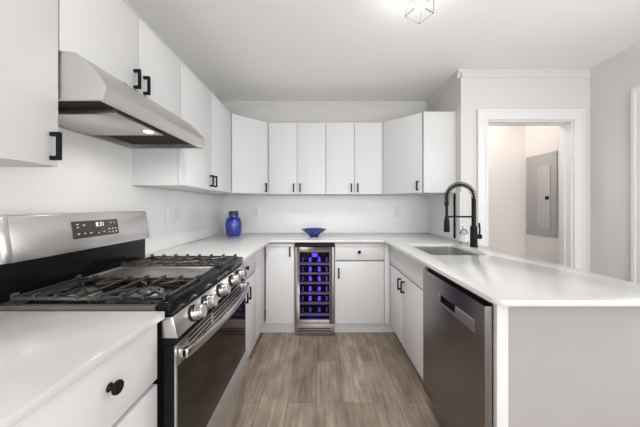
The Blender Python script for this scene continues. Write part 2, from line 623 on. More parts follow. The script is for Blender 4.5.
def corner_cabinet(xw, sgn, dside, xback, label):
    """diagonal corner unit; xw wall plane, sgn=+1 for the left corner"""
    du = 111.5
    xs = xw + sgn * 12.1          # where the diagonal meets the side run
    t = thing('corner_wall_cabinet', label, 'wall cabinet', (xw + sgn * 9, DW - 9, ZB), WG)
    poly = [(xw + sgn * EPS, DW - 0.35), (xw + sgn * EPS, dside), (xs, dside), (xback, du), (xback, DW - 0.35)]
    a, b = Vector((xs, dside)), Vector((xback, du))
    e = (b - a).normalized()
    n = Vector((e.y, -e.x))
    if n.y > 0:
        n = -n
    # box sits behind the door
    poly2 = [poly[0], poly[1], (xs - sgn * 0.55, dside), (xs - sgn * 0.55 - n.x * 0.4, dside - n.y * 0.4 + 0.0), (xback, du + 0.65), poly[4]]
    MB().prism([poly[0], poly[1], (xs - sgn * 1.0, dside), (xback, du + 1.0), poly[4]], ZB, ZT).build('cabinet_box', CARC, t)
    c = (a + b) / 2 - n * (TH / 2)
    L = (b - a).length / 2 - 0.25
    d = MB().obox((c.x, c.y, (ZB + ZT) / 2), (e.x * L, e.y * L, 0), (n.x * TH / 2, n.y * TH / 2, 0), (0, 0, (ZT - ZB) / 2 - G)) \
        .build('door', WHITE, t, 0.05)
    return t, d, a, b, e, n


t, d, a, b, e, n = corner_cabinet(XL, 1, 100.3, -22.15, 'white diagonal corner wall cabinet above the blue jar')
p = b - e * 1.5
pull(d, (p.x, p.y), (n.x, n.y), 54.5, 58.0)
t, d, a, b, e, n = corner_cabinet(XR - 0.0, -1, 99.3, 25.9, 'white diagonal corner wall cabinet at the right wall, blank side towards the sink')
p = a + (b - a).normalized() * 1.9
pull(d, (p.x, p.y), (n.x, n.y), 54.5, 58.0)
# its blank end panel faces the room
MB().box(38.1, XR - 0.02, 98.6, 99.25, ZB, ZT).build('end_panel', WHITE, t, 0.04)


def back_wall_cabinet(x0, xm, x1, label):
    du = 111.5
    t = thing('wall_cabinet', label, 'wall cabinet', ((x0 + x1) / 2, DW - 6, ZB), WG)
    MB().box(x0 + 0.03, x1 - 0.03, du + TH + 0.04, DW - 0.33, ZB, ZT).build('cabinet_box', CARC, t)
    for q0, q1, px in ((x0, xm, xm - 1.35), (xm, x1, xm + 1.35)):
        dd = MB().box(q0 + G, q1 - G, du, du + TH, ZB + G, ZT - G).build('door', WHITE, t, 0.05)
        pull(dd, (px, du), (0, -1), 54.5, 58.0)


back_wall_cabinet(-22.0, -10.06, 1.95, 'white two-door wall cabinet on the back wall above the wine cooler')
back_wall_cabinet(2.0, 14.0, 25.85, 'white two-door wall cabinet on the back wall right of centre, above the drawer unit')

# ------------------------------------------------------------------ base cabinets
XB = -21.1       # far left door face
ZK = 4.4


def toe(t, *b):
    return MB().box(*b).build('toe_kick', CARC, t)


# near left unit
XN = -19.5
t = thing('base_cabinet', 'white base cabinet with a round black drawer knob, nearest at lower left', 'base cabinet', (-32, 24, 0))
MB().box(XL + EPS, XN - TH - 0.04, 16.4, 31.75, ZK, 35.1).build('cabinet_box', CARC, t)
dd = side_x(MB(), XN, 16.4, 31.75, 28.0, 34.7).build('drawer', WHITE, t, 0.05)
knob(dd, (XN, 24.5, 31.9), (1, 0))
dd = side_x(MB(), XN, 16.4, 31.75, ZK, 27.5).build('drawer', WHITE, t, 0.05)
knob(dd, (XN, 24.3, 23), (1, 0))
toe(t, XL + EPS, XN - 3.6, 16.4, 31.75, 0, ZK)

# far left unit beside the range
t = thing('base_cabinet', 'white base cabinet with drawer and two doors, right beside the range', 'base cabinet', (-32, 78, 0))
MB().box(XL + EPS, XB - TH - 0.04, 62.5, 99.0, ZK, 35.1).build('cabinet_box', CARC, t)
dd = side_x(MB(), XB, 62.5, 86.4, 28.1, 34.7).build('drawer', WHITE, t, 0.05)
knob(dd, (XB, 74.2, 31.3), (1, 0))
for d0, d1, pd in ((62.5, 74.5, 73.0), (74.5, 86.4, 76.0)):
    dd = side_x(MB(), XB, d0, d1, ZK, 27.6).build('door', WHITE, t, 0.05)
    pull(dd, (XB, pd), (1, 0), 21.9, 25.6)
MB().box(XB - TH, XB - 0.02, 86.5, 99.7, ZK, 34.9).build('filler_panel', WHITE, t, 0.03)
toe(t, XL + EPS, XB - 3.2, 62.5, 99.0, 0, ZK)

DB = 99.8        # face of the back base fronts
# back left unit
t = thing('base_cabinet', 'narrow white base cabinet with one tall door, left of the wine cooler', 'base cabinet', (-16, 110, 0))
MB().box(-20.9, -9.95, DB + TH + 0.9, DW - 0.05, ZK, 35.1).build('cabinet_box', CARC, t)
dd = MB().box(-20.75, -10.15, DB, DB + TH, ZK + 0.1, 34.5).build('door', WHITE, t, 0.05)
pull(dd, (-11.6, DB), (0, -1), 29.7, 33.3)
toe(t, -24.2, -9.95, DB + 2.5, DB + 3.3, 0, ZK)

# back right unit
t = thing('base_cabinet', 'white base cabinet with knobbed drawer over one door, right of the wine cooler', 'base cabinet', (14, 110, 0))
MB().box(5.1, 25.0, DB + TH + 0.9, DW - 0.05, ZK, 35.1).build('cabinet_box', CARC, t)
dd = MB().box(5.3, 23.6, DB, DB + TH, 28.35, 34.6).build('drawer', WHITE, t, 0.05)
knob(dd, (14.3, DB, 31.4), (0, -1))
dd = MB().box(5.3, 23.6, DB, DB + TH, ZK + 0.1, 27.8).build('door', WHITE, t, 0.05)
pull(dd, (6.6, DB), (0, -1), 21.6, 25.4)
MB().box(23.8, 25.75, DB - 0.2, DB + TH, ZK, 35.0).build('filler_panel', WHITE, t, 0.03)
toe(t, 5.1, 29.0, DB + 2.5, DB + 3.3, 0, ZK)

# sink unit in the peninsula (open top so that the bowl hangs in it)
XS = 25.8
t = thing('sink_base_cabinet', 'white sink base cabinet with two black-handled doors, left of the dishwasher', 'base cabinet', (38, 84, 0))
m = MB()
m.box(XS + TH + 0.04, 49.8, 66.0, 66.7, ZK, 35.1)
m.box(XS + TH + 0.04, 49.8, 98.5, 99.2, ZK, 35.1)
m.box(XS + TH + 0.04, 49.8, 66.7, 98.5, ZK, ZK + 0.7)
m.box(49.1, 49.8, 66.7, 98.5, ZK + 0.7, 35.1)
m.box(XS + TH + 0.04, XS + 1.6, 66.7, 98.5, 26.4, 35.1)
m.build('cabinet_box', CARC, t)
MB().box(XS, XS + TH, 66.1, 99.4, 27.35, 34.75).build('false_drawer_front', WHITE, t, 0.05)
for d0, d1, pd in ((66.1, 84.1, 82.4), (84.1, 99.4, 85.8)):
    dd = MB().box(XS, XS + TH, d0 + G, d1 - G, ZK, 26.75).build('door', WHITE, t, 0.05)
    pull(dd, (XS, pd), (-1, 0), 21.6, 25.3)
toe(t, XS + 3.3, XS + 4.0, 66.0, 99.2, 0, ZK)

# white end panel post of the peninsula
tag(MB().box(26.6, 28.3, 40.15, 41.2, 0, 35.1).build('end_panel', WHITE, None, 0.06, origin=(27.4, 40.6, 0)),
    'narrow white vertical end panel between dishwasher and grey half wall', 'end panel')

# ------------------------------------------------------------------ counters
ZCT = 35.15
m = flat_shape([[(XL + EPS, 14.0), (-18.7, 14.0), (-18.7, 31.9), (XL + EPS, 31.9)]], ZCT, 36)
tag(m.build('countertop', QUARTZ, None, 0.1, 2, origin=(-32, 24, ZCT)), 'short white quartz countertop in the lower left foreground', 'countertop')
r = 1.6
corner = [(23.56 + r - r * math.sin(math.radians(a)), 35.6 + r - r * math.cos(math.radians(a))) for a in range(0, 91, 15)]
corner2 = [(51.4 - r + r * math.sin(math.radians(a)), 35.6 + r - r * math.cos(math.radians(a))) for a in range(90, -1, -15)]
inner = [(-18.7, 97.2), (-18.5, 97.8), (-17.9, 98.0)]
inner2 = [(22.76, 98.0), (23.36, 97.8), (23.56, 97.2)]
outl = [(XL + EPS, DW - EPS), (XL + EPS, 62.35), (-18.7, 62.35)] + inner + inner2 + list(reversed(corner)) + list(reversed(corner2)) + \
       [(51.4, DF - 0.1), (XR - EPS, DF - 0.1), (XR - EPS, DW - EPS)]
SX0, SX1, SD0, SD1 = 28.6, 43.2, 68.2, 87.8
m = flat_shape([outl, rrect(SX0, SX1, SD0, SD1, 1.2)], ZCT, 36)
tag(m.build('countertop', QUARTZ, None, 0.1, 2, origin=(0, 110, ZCT)), 'large white quartz countertop wrapping the back wall and the sink peninsula', 'countertop')

# ------------------------------------------------------------------ sink
t = thing('sink', 'rectangular stainless undermount sink in the peninsula countertop', 'sink', (36, 77, 27.5))
o1 = rrect(SX0 - 0.4, SX1 + 0.4, SD0 - 0.4, SD1 + 0.4, 2.2)
i1 = rrect(SX0 - 0.1, SX1 + 0.1, SD0 - 0.1, SD1 + 0.1, 1.3)
m = flat_shape([o1, i1], 27.5, 35.13)
flat_shape([o1], 27.2, 27.5, m)
m.build('bowl', SINKM, t)
MB().lathe([(0, 27.52), (1.7, 27.52), (1.7, 27.62), (1.4, 27.62), (1.2, 27.54), (0, 27.54)], (36, 77, 0), 28).build('drain', CHROME, t)

# ------------------------------------------------------------------ faucet
FX, FD = 46.9, 81.7
t = thing('kitchen_faucet', 'tall matte black spring-neck faucet with pull-down spray head beside the sink', 'faucet', (FX, FD, 36))
MB().lathe([(0, 36.02), (1.15, 36.02), (1.15, 36.35), (1.0, 36.45), (1.0, 42.3), (0.85, 42.5), (0, 42.5)], (FX, FD, 0), 28).build('base', BLKM, t)
MB().lathe([(0, 42.45), (0.62, 42.45), (0.62, 50.8), (0.5, 51.0), (0, 51.0)], (FX, FD, 0), 20).build('riser', BLKM, t)
R = 4.15
path = [(FX, FD, 50.9 + k * 0.05) for k in range(2)]
path += [(FX - R + R * math.cos(a), FD, 51.1 + R * math.sin(a)) for a in [math.pi * k / 24 for k in range(25)]]
path += [(FX - 2 * R, FD, 50.6), (FX - 2 * R, FD, 49.6)]
MB().tube(path, 0.27, 10).build('hose', BLKM, t)
# spring coil around the hose
def along(pts, n):
    pts = [Vector(p) for p in pts]
    Ls = [0]
    for i in range(1, len(pts)):
        Ls.append(Ls[-1] + (pts[i] - pts[i - 1]).length)
    out = []
    for k in range(n):
        s = Ls[-1] * k / (n - 1)
        i = max(j for j in range(len(Ls)) if Ls[j] <= s + 1e-9)
        i = min(i, len(pts) - 2)
        f = (s - Ls[i]) / max(1e-9, Ls[i + 1] - Ls[i])
        out.append((pts[i].lerp(pts[i + 1], f), (pts[i + 1] - pts[i]).normalized()))
    return out
turns, per = 20, 12
coil = []
for k, (q, tg) in enumerate(along(path, turns * per + 1)):
    u = Vector((0, 1, 0))
    w = tg.cross(u)
    a = 2 * math.pi * k / per
    coil.append(q + u * math.cos(a) * 0.70 + w * math.sin(a) * 0.70)
MB().tube(coil, 0.13, 6).build('spring_coil', BLKM, t)
hx = FX - 2 * R
MB().lathe([(0, 49.8), (0.62, 49.8), (0.62, 48.8), (0.4, 48.6), (0.4, 45.4), (0.62, 45.3), (0.62, 44.5), (0.78, 44.2), (0.9, 41.2), (0.8, 40.6), (0, 40.6)],
           (hx, FD, 0), 22).build('spray_head', BLKM, t)
MB().tube([(FX - 0.5, FD, 45.3), (hx + 0.55, FD, 45.3)], 0.28, 12).build('support_arm', BLKM, t)
m = MB().tube([(FX + 0.85, FD, 39.2), (FX + 2.2, FD, 39.2)], 0.75, 16)
m.tube([(FX + 1.8, FD, 39.5), (FX + 1.7, FD - 0.3, 41.5), (FX + 1.3, FD - 0.6, 43.4)], [0.26, 0.24, 0.3], 10)
m.build('lever', BLKM, t)

# black rod on the right wall
t = thing('towel_rod', 'slim black vertical rod on the tiled wall behind the faucet', 'rod', (49.35, 98.4, 36.6))
MB().tube([(49.35, 98.4, 36.7), (49.35, 98.4, 53.2)], 0.36, 12).build('rod', BLKM, t)
for z in (38.0, 51.8):
    MB().tube([(49.35, 98.4, z), (XR - 0.32, 98.4, z)], 0.28, 10).build('bracket', BLKM, t)

# soap bottle
t = thing('soap_bottle', 'small clear soap bottle with white label beside the black faucet', 'bottle', (47.4, 88.3, 36))
MB().lathe([(0, 36.03), (1.05, 36.03), (1.15, 36.2), (1.15, 39.8), (0.95, 40.5), (0.45, 40.9), (0.45, 41.3), (0.3, 41.3), (0.3, 40.95), (0.85, 40.4), (1.05, 39.7), (1.05, 36.3), (0, 36.25)],
           (47.4, 88.3, 0), 24).build('bottle_body', CLEAR, t)
MB().lathe([(1.17, 36.9), (1.17, 39.3), (1.2, 39.3), (1.2, 36.9)], (47.4, 88.3, 0), 24).build('label_band', LABELM, t)
m = MB().lathe([(0, 41.2), (0.5, 41.2), (0.5, 41.8), (0.16, 41.9), (0.16, 42.5), (0, 42.5)], (47.4, 88.3, 0), 16)
m.tube([(47.6, 88.3, 42.5), (46.4, 88.3, 42.45)], 0.2, 8)
m.build('pump', PLATE, t)

# ------------------------------------------------------------------ range
R0, R1 = 32.15, 62.15
t = thing('gas_range', 'stainless freestanding gas range with black grates below the hood', 'range', (-32, 47.1, 0))
MB().box(XL + 0.45, -19.35, R0, R1, 2.5, 35.2).build('body', BLACK, t)
MB().box(-43, -21.5, R0 + 0.8, R1 - 0.8, 0, 2.5).build('plinth', BLACK, t)
# cooktop: black rim tray with steel pan
m = MB()
m.box(-20.0, -18.15, R0, R1, 35.2, 36.85)
m.build('cooktop_rim', BLACK, t, 0.35, 3)
m = MB().box(-41.0, -20.05, R0, R1, 35.25, 36.1)
m.box(-41.0, -20.05, R0, R0 + 0.6, 36.1, 36.5).box(-41.0, -20.05, R1 - 0.6, R1, 36.1, 36.5)
m.build('cooktop_pan', PANM, t)
for d0, d1 in ((R0 + 1.8, 42.4), (51.8, R1 - 1.8)):
    MB().box(-38.0, -20.4, d0, d1, 36.11, 36.17).build('burner_well', BLACK, t)
for bx, bd in ((-24.6, 37.9), (-33.8, 37.9), (-24.6, 56.3), (-33.8, 56.3)):
    bo = MB().lathe([(0, 36.18), (2.1, 36.18), (2.0, 36.4), (1.7, 36.55), (0, 36.55)], (bx, bd, 0), 28).build('burner', GRIDM, t)
    MB().lathe([(0, 36.56), (1.5, 36.56), (1.55, 36.7), (1.3, 36.85), (0, 36.9)], (bx, bd, 0), 28).build('burner_cap', IRON, bo)


def grate(d0, d1):
    m = MB()
    x0, x1 = -38.8, -19.4
    zt, zb, w = 37.3, 36.95, 0.2
    for d in (d0 + w, d1 - w):
        m.box(x0, x1, d - w, d + w, zb - 0.15, zt - 0.1)
    for x in (x0 + w, x1 - w):
        m.box(x - w, x + w, d0, d1, zb - 0.15, zt - 0.1)
    dm = (d0 + d1) / 2
    burners = (-24.6, -33.8)
    n = 7
    for k in range(n + 1):
        x = x0 + w + (x1 - x0 - 2 * w) * k / n
        gap = min(abs(x - b) for b in burners)
        if 0 < k < n:
            if gap < 2.4:                      # fingers stop short of the burner
                L = (d1 - d0) / 2 - 1.3
                spans = ((d0, d0 + L), (d1 - L, d1))
            else:
                spans = ((d0, d1),)
            for a, b in spans:
                m.box(x - 0.16, x + 0.16, a, b, zb, zt)
        for d, sg in ((d0, 1), (d1, -1)):      # raised tips over the frame
            m.box(x - 0.2, x + 0.2, min(d - sg * 0.12, d + sg * 0.7), max(d - sg * 0.12, d + sg * 0.7), zb, zt + 0.28)
    for bx in burners:                         # cross bars towards each burner
        for sx in (-1, 1):
            for sd in (-1, 1):
                p, q = Vector((bx + sx * 1.0, dm + sd * 1.0, (zb + zt) / 2)), Vector((bx + sx * 3.4, dm + sd * 3.0, (zb + zt) / 2))
                e = (q - p) / 2
                nrm = Vector((-e.y, e.x, 0)).normalized() * 0.15
                m.obox((p + q) / 2, e, nrm, (0, 0, (zt - zb) / 2))
    for x in (x0 + w, x1 - w, (x0 + x1) / 2):
        for d in (d0 + w, d1 - w):
            m.box(x - w, x + w, d - w, d + w, 36.18 if x < -20.5 else 36.86, zb)
    return m.build('grate', IRON, t, 0.05, 1)


grate(R0 + 1.1, 42.6)
grate(51.6, R1 - 1.1)
m = MB().box(-38.6, -20.6, 43.0, 51.2, 36.4, 36.75)
m.box(-38.8, -20.4, 42.8, 43.25, 36.4, 36.95).box(-38.8, -20.4, 50.95, 51.4, 36.4, 36.95)
m.box(-38.8, -38.3, 43.2, 51.0, 36.4, 36.95).box(-20.9, -20.4, 43.2, 51.0, 36.4, 36.95)
for x in (-37.5, -22.5):
    for d in (44.5, 49.8):
        m.box(x - 0.4, x + 0.4, d - 0.4, d + 0.4, 36.11, 36.4)
m.build('griddle', GRIDM, t, 0.1)
# control strip
MB().prism([(-19.3, 35.15), (-17.95, 35.15), (-17.3, 32.6), (-19.3, 32.6)], R0, R1, 'y').build('control_panel', STEEL, t, 0.05)
nx, nz = 2.55, 0.65
ln = math.hypot(nx, nz)
kn = Vector((nx / ln, 0, nz / ln))
for d in (36.6, 40.5, 46.4, 52.6, 56.6):
    c = Vector((-17.63, d, 33.85))
    ko = MB().lathe([(0, 0.03), (1.12, 0.03), (1.12, 0.25), (0, 0.25)], c, 28, kn).build('knob_collar', BLKM, t)
    MB().lathe([(0, 0.26), (1.05, 0.26), (1.02, 0.8), (0.95, 0.85), (0.9, 1.5), (0.8, 1.62), (0, 1.64)], c, 28, kn).build('knob', STEEL, ko)
# vent strip with slots
MB().box(-19.3, -17.75, R0 + 0.1, R1 - 0.1, 31.7, 32.5).build('vent_strip', BLACK, t)
# oven door
od = MB().box(-19.3, -17.78, R0 + 0.1, R1 - 0.1, 10.9, 31.6).build('oven_door', BLACK, t, 0.05)
MB().prism([(-17.77, 29.0), (-17.55, 29.0), (-17.75, 31.6), (-17.77, 31.6)], R0 + 0.1, R1 - 0.1, 'y').build('door_trim', STEEL, od)
MB().prism([(-17.77, 11.9), (-16.7, 11.9), (-16.55, 12.2), (-16.6, 12.7), (-17.6, 14.75), (-17.77, 14.75)], R0 + 0.1, R1 - 0.1, 'y').build('door_trim', TRIMS, od)
MB().box(-17.77, -17.55, R0 + 0.1, R0 + 0.4, 14.78, 28.98).build('door_trim', STEEL, od)
MB().box(-17.77, -17.55, R1 - 0.4, R1 - 0.1, 14.78, 28.98).build('door_trim', STEEL, od)
MB().box(-17.77, -17.6, R0 + 0.42, R1 - 0.42, 14.78, 28.98).build('door_glass', GLASSB, od)
for d0 in (R0 + 3.4, 43.7, R1 - 11.0):
    for k in range(3):
        z = 29.7 + 0.6 * k
        xs = -17.55 - 0.2 * (z - 29.0) / 2.6
        MB().box(xs - 0.1, xs + 0.02, d0, d0 + 7.2, z, z + 0.3).build('vent_slot', BLACK, od)
pts = []
for k in range(25):
    f = k / 24
    pts.append((-16.75 + 1.15 * math.sin(math.pi * f) ** 0.8, R0 + 0.6 + (R1 - R0 - 1.2) * f))
m = MB()
z0, z1 = 29.9, 30.95
n = len(pts)
vs, fs = [], []
for x, d in pts:
    vs += [(x - 0.35, d, z0), (x + 0.35, d, z0), (x + 0.35, d, z1), (x - 0.35, d, z1)]
for i in range(n - 1):
    for k in range(4):
        a, b2 = i * 4 + k, i * 4 + (k + 1) % 4
        fs.append((a, b2, b2 + 4, a + 4))
fs += [(3, 2, 1, 0), (n * 4 - 4, n * 4 - 3, n * 4 - 2, n * 4 - 1)]
m.add(vs, fs)
m.box(-17.6, -16.6, R0 + 0.6, R0 + 1.6, 29.9, 30.95).box(-17.6, -16.6, R1 - 1.6, R1 - 0.6, 29.9, 30.95)
m.build('door_handle', STEEL, od, 0.06)
# storage drawer
MB().box(-19.3, -17.8, R0 + 0.1, R1 - 0.1, 3.0, 10.6).build('storage_drawer', STEEL, t, 0.1)
# back guard
MB().box(XL + 0.45, -41.05, R0, R1, 35.22, 41.15).build('backguard_base', BLACK, t, 0.05)
bgd = MB().prism([(XL + 0.45, 41.2), (-39.95, 41.2), (-40.85, 47.25), (-41.3, 47.45), (XL + 0.45, 47.45)], R0 + 2.5, R1, 'y').build('backguard', STEEL, t, 0.05)
m = MB()
dn = R0 + 2.48
plan = lambda xf, xb: [(xb, dn), (xf, dn), (xf - 0.25, dn - 1.2), (xf - 1.1, dn - 2.3), (xb, dn - 2.3)]
lo, hi = plan(-39.95, XL + 0.45), plan(-40.85, XL + 0.45)
n = len(lo)
m.add([(x, d, 41.2) for x, d in lo] + [(x, d, 47.25) for x, d in hi],
      [tuple(range(n)), tuple(range(2 * n - 1, n - 1, -1))] + [(i, (i + 1) % n, n + (i + 1) % n, n + i) for i in range(n)])
m.build('backguard_end_cap', STEEL, bgd, 0.05)
# control display, tilted with the panel
up = Vector((-0.9, 0, 6.05)).normalized()
out = Vector((6.05, 0, 0.9)).normalized()
def on_panel(d, z):
    f = (z - 41.2) / 6.05
    return Vector((-39.95 - 0.9 * f, d, z))
c = on_panel(48.1, 44.6)
dp = MB().obox(c + out * 0.05, Vector((0, 4.85, 0)), up * 1.45, out * 0.05).build('control_display', DISP, bgd, 0.03)


def text_mesh(s, size, m, parent, center, right, upv, name):
    cu = bpy.data.curves.new('tmp', 'FONT')
    cu.body = s
    cu.size = size
    cu.extrude = 0.008
    cu.align_x = 'CENTER'
    cu.align_y = 'CENTER'
    ob = bpy.data.objects.new('tmp', cu)
    COL.objects.link(ob)
    dg = bpy.context.evaluated_depsgraph_get()
    dg.update()
    me = bpy.data.meshes.new_from_object(ob.evaluated_get(dg))
    nn = Vector(right).cross(Vector(upv))
    mb = MB()
    mb.add([Vector(center) + Vector(right) * v.co.x + Vector(upv) * v.co.y + nn * v.co.z for v in me.vertices], [tuple(q.vertices) for q in me.polygons])
    bpy.data.objects.remove(ob, do_unlink=True)
    bpy.data.curves.remove(cu)
    return mb.build(name, m, parent, smooth=False)


rt = Vector((0, 1, 0))
text_mesh('8:31', 1.1, DIGIT, dp, on_panel(48.7, 45.25) + out * 0.12, rt, up, 'clock_digits')
for dd_, zz, w in ((44.2, 45.5, .45), (44.2, 45.0, .3), (45.4, 45.3, .5), (51.2, 45.4, .35), (52.1, 45.4, .3), (44.2, 43.9, .4), (45.4, 43.9, .35), (46.6, 43.9, .5),
                   (48.2, 43.75, .3), (49.4, 43.9, .35), (50.6, 44.3, .35), (51.4, 44.3, .3), (52.2, 44.3, .3), (50.6, 43.7, .35), (51.4, 43.7, .3), (52.2, 43.7, .3)):
    MB().obox(on_panel(dd_, zz) + out * 0.12, rt * w * 0.5, up * 0.09, out * 0.01).build('button_mark', MARK, dp)

# ------------------------------------------------------------------ range hood
H0, H1 = 34.45, 64.05
t = thing('range_hood', 'stainless under-cabinet range hood above the gas range', 'range hood', (-37, 49.2, 62.4))
prof = [(-33.75, 68.7), (-31.8, 68.5), (-30.9, 67.8), (-29.8, 66.8), (-28.5, 65.3), (-27.8, 64.1)]
skin = [(XL + 0.35, 68.7)] + prof + [(-28.2, 62.4), (-29.0, 62.4), (-29.0, 63.7), (-29.8, 64.8), (-32.5, 67.9), (XL + 0.35, 67.9)]
m = MB().prism(skin, H0, H1, 'y')
full = [(XL + 0.35, 68.7)] + prof + [(-28.2, 62.4), (XL + 0.35, 62.4)]
m2 = MB().prism(skin, H0 + 0.5, H1 - 0.5, 'y')
m2.prism(full, H0, H0 + 0.49, 'y').prism(full, H1 - 0.49, H1, 'y')
m2.box(XL + 0.35, XL + 0.9, H0 + 0.5, H1 - 0.5, 62.4, 67.9)
m2.build('hood_shell', HOODM, t, 0.0)
fl = MB().box(XL + 0.95, -29.05, H0 + 0.52, H1 - 0.52, 63.4, 63.6)
fl.build('filter_mesh', DARKF, t)
lp = MB().box(XL + 0.95, -31.0, 40.5, 52.4, 62.5, 63.38).build('lamp_panel', HOODM, t, 0.05)
MB().lathe([(0, 0), (0.8, 0), (0.8, 0.12), (0, 0.12)], (-32.3, 49.8, 62.37), 24).build('hood_lamp', LED, lp)
for d in (42.0, 44.4, 46.8):
    MB().lathe([(0, 0.0), (0.3, 0.0), (0.26, 0.14), (0, 0.16)], (-30.9, d, 67.85), 14, (0.65, 0, 0.76)).build('push_button', GREYM, t)

# ------------------------------------------------------------------ wine cooler
t = thing('wine_cooler', 'stainless-framed wine cooler glowing violet between the back base cabinets', 'wine cooler', (-2.4, 110, 0))
cx0, cx1 = -9.75, 4.9
y0 = DB - 0.5
m = MB()
m.box(cx0, cx0 + 0.7, y0 + 1.7, DW - 2, 1.6, 34.3)
m.box(cx1 - 0.7, cx1, y0 + 1.7, DW - 2, 1.6, 34.3)
m.box(cx0 + 0.7, cx1 - 0.7, y0 + 1.7, DW - 2, 1.6, 5.2)
m.box(cx0 + 0.7, cx1 - 0.7, y0 + 1.7, DW - 2, 33.0, 34.3)
m.build('cabinet_shell', INNER, t)
MB().box(cx0 + 0.7, cx1 - 0.7, y0 + 9.5, y0 + 10.5, 5.2, 33.0).build('back_liner', LINERB, t)
m = MB()
m.prism([(cx0 + 0.1, 4.5), (cx1 - 0.1, 4.5), (cx1 - 0.1, 33.3), (cx0 + 0.1, 33.3)], y0, y0 + 0.01, 'y')
m = MB()
fw = 1.75
m.box(cx0 + 0.08, cx0 + fw, y0, y0 + 1.5, 4.5, 33.2)
m.box(cx1 - fw, cx1 - 0.08, y0, y0 + 1.5, 4.5, 33.2)
m.box(cx0 + fw, cx1 - fw, y0, y0 + 1.5, 31.4, 33.2)
m.box(cx0 + fw, cx1 - fw, y0, y0 + 1.5, 4.5, 6.1)
dr = m.build('door_frame', COOLF, t, 0.04)
MB().box(cx0 + fw + 0.01, cx1 - fw - 0.01, y0 + 0.4, y0 + 0.6, 6.11, 31.39).build('door_glass', PANE, dr)
for z in (26.2, 22.5, 18.9, 15.0, 11.2, 6.9):
    sh = MB().box(cx0 + fw + 0.1, cx1 - fw - 0.1, y0 + 1.8, y0 + 2.5, z, z + 0.8).build('shelf', SHELFW, t)
    m = MB()
    for k in range(6):
        x = cx0 + fw + 0.4 + k * 2.07
        m.box(x, x + 0.25, y0 + 3.4, y0 + 9.2, z + 0.1, z + 0.4)
    m.build('shelf_wires', GREYM, sh)
    # added dark baffle; its openings break the cooler light into violet patches
    ztop = {26.2: 31.6, 22.5: 26.1, 18.9: 22.4, 15.0: 18.8, 11.2: 14.9, 6.9: 11.1}[z]
    xa, xb = cx0 + 0.75, cx1 - 0.75
    wins = [(-4.6, 0.7), (-1.75, 1.1), (1.75, 1.1), (4.6, 0.7)]
    zl, zh = z + 0.85, min(z + 2.7, ztop - 0.7)
    ol = [[(xa, z + 0.1), (xb, z + 0.1), (xb, ztop), (xa, ztop)]]
    for wc, ww in wins:
        c0 = (cx0 + cx1) / 2 + wc
        ol.append([(c0 - ww / 2, zl), (c0 + ww / 2, zl), (c0 + ww / 2 - 0.1, zh), (c0 - ww / 2 + 0.1, zh)])
    fm = flat_shape(ol, 0, 0.3)
    fm.v = [(x, y0 + 3.0 + zz, y) for x, y, zz in fm.v]
    fm.build('light_baffle', INNER, sh)
    lamp('cooler_light', 'POINT', (-2.4, y0 + 6.5, zh + 0.3), 0.8, (0.14, 0.06, 1.0), 0.4)
MB().box(cx0 + 6.3, cx1 - 6.3, y0 + 2.2, y0 + 2.6, 29.2, 30.6).build('led_strip', VIOLET, t)
m = MB().box(cx0, cx1, y0 + 0.4, y0 + 1.4, 0.3, 4.3)
kg = m.build('kick_plate', COOLF, t, 0.05)
for k in range(2):
    MB().box(cx0 + 1.2, cx1 - 1.2, y0 + 0.36, y0 + 0.39, 1.7 + k * 0.9, 2.0 + k * 0.9).build('vent_slot', BLACK, kg)
MB().box(cx0 + 0.1, cx1 - 0.1, y0 + 0.9, y0 + 1.6, 33.4, 34.4).build('top_grille', BLACK, t)

# ------------------------------------------------------------------ dishwasher
t = thing('dishwasher', 'stainless dishwasher with pocket handle at the end of the peninsula', 'dishwasher', (37, 53.3, 0))
XW = 25.2
D0, D1 = 40.95, 65.6
MB().box(26.4, 49.6, 41.3, D1, 4.2, 34.6).build('tub', BLKM, t)
MB().box(28.5, 48, 41.8, D1 - 0.5, 0, 4.2).build('plinth', BLACK, t)
# door with a shallow grip strip; the finger pocket is the hole in its middle
pz0, pz1, pd0, pd1 = 27.9, 29.9, 49.8, 56.0
m = MB()
m.box(XW, 26.35, D0, D1, 3.6, pz0)
m.box(XW, 26.35, D0, D1, pz1, 33.15)
m.box(XW, 26.35, D0, pd0, pz0, pz1)
m.box(XW, 26.35, pd1, D1, pz0, pz1)
do = m.build('door', STEELD, t)
MB().box(26.0, 26.34, pd0, pd1, pz0, pz1).build('handle_pocket', BLKM, do)
m = MB()
m.prism([(XW - 0.02, pz0 - 0.1), (XW - 0.16, pz0 + 0.1), (XW - 0.12, pz1 - 0.1), (XW - 0.02, pz1)], 43.6, pd0, 'y')
m.prism([(XW - 0.02, pz0 - 0.1), (XW - 0.16, pz0 + 0.1), (XW - 0.12, pz1 - 0.1), (XW - 0.02, pz1)], pd1, 57.2, 'y')
m.prism([(XW - 0.02, pz0 - 0.1), (XW - 0.16, pz0 + 0.1), (XW - 0.14, pz0 + 0.6), (XW - 0.02, pz0 + 0.6)], pd0, pd1, 'y')
m.build('handle_strip', STRIP, do, 0.0)
m = MB()
for k, w in enumerate((0.5, 0.35, 0.45, 0.3, 0.4, 0.45)):
    d = 63.2 - k * 0.62
    m.box(XW - 0.015, XW - 0.003, d - w * 0.5, d, 31.75, 32.05)
m.build('badge', MARKD, do)

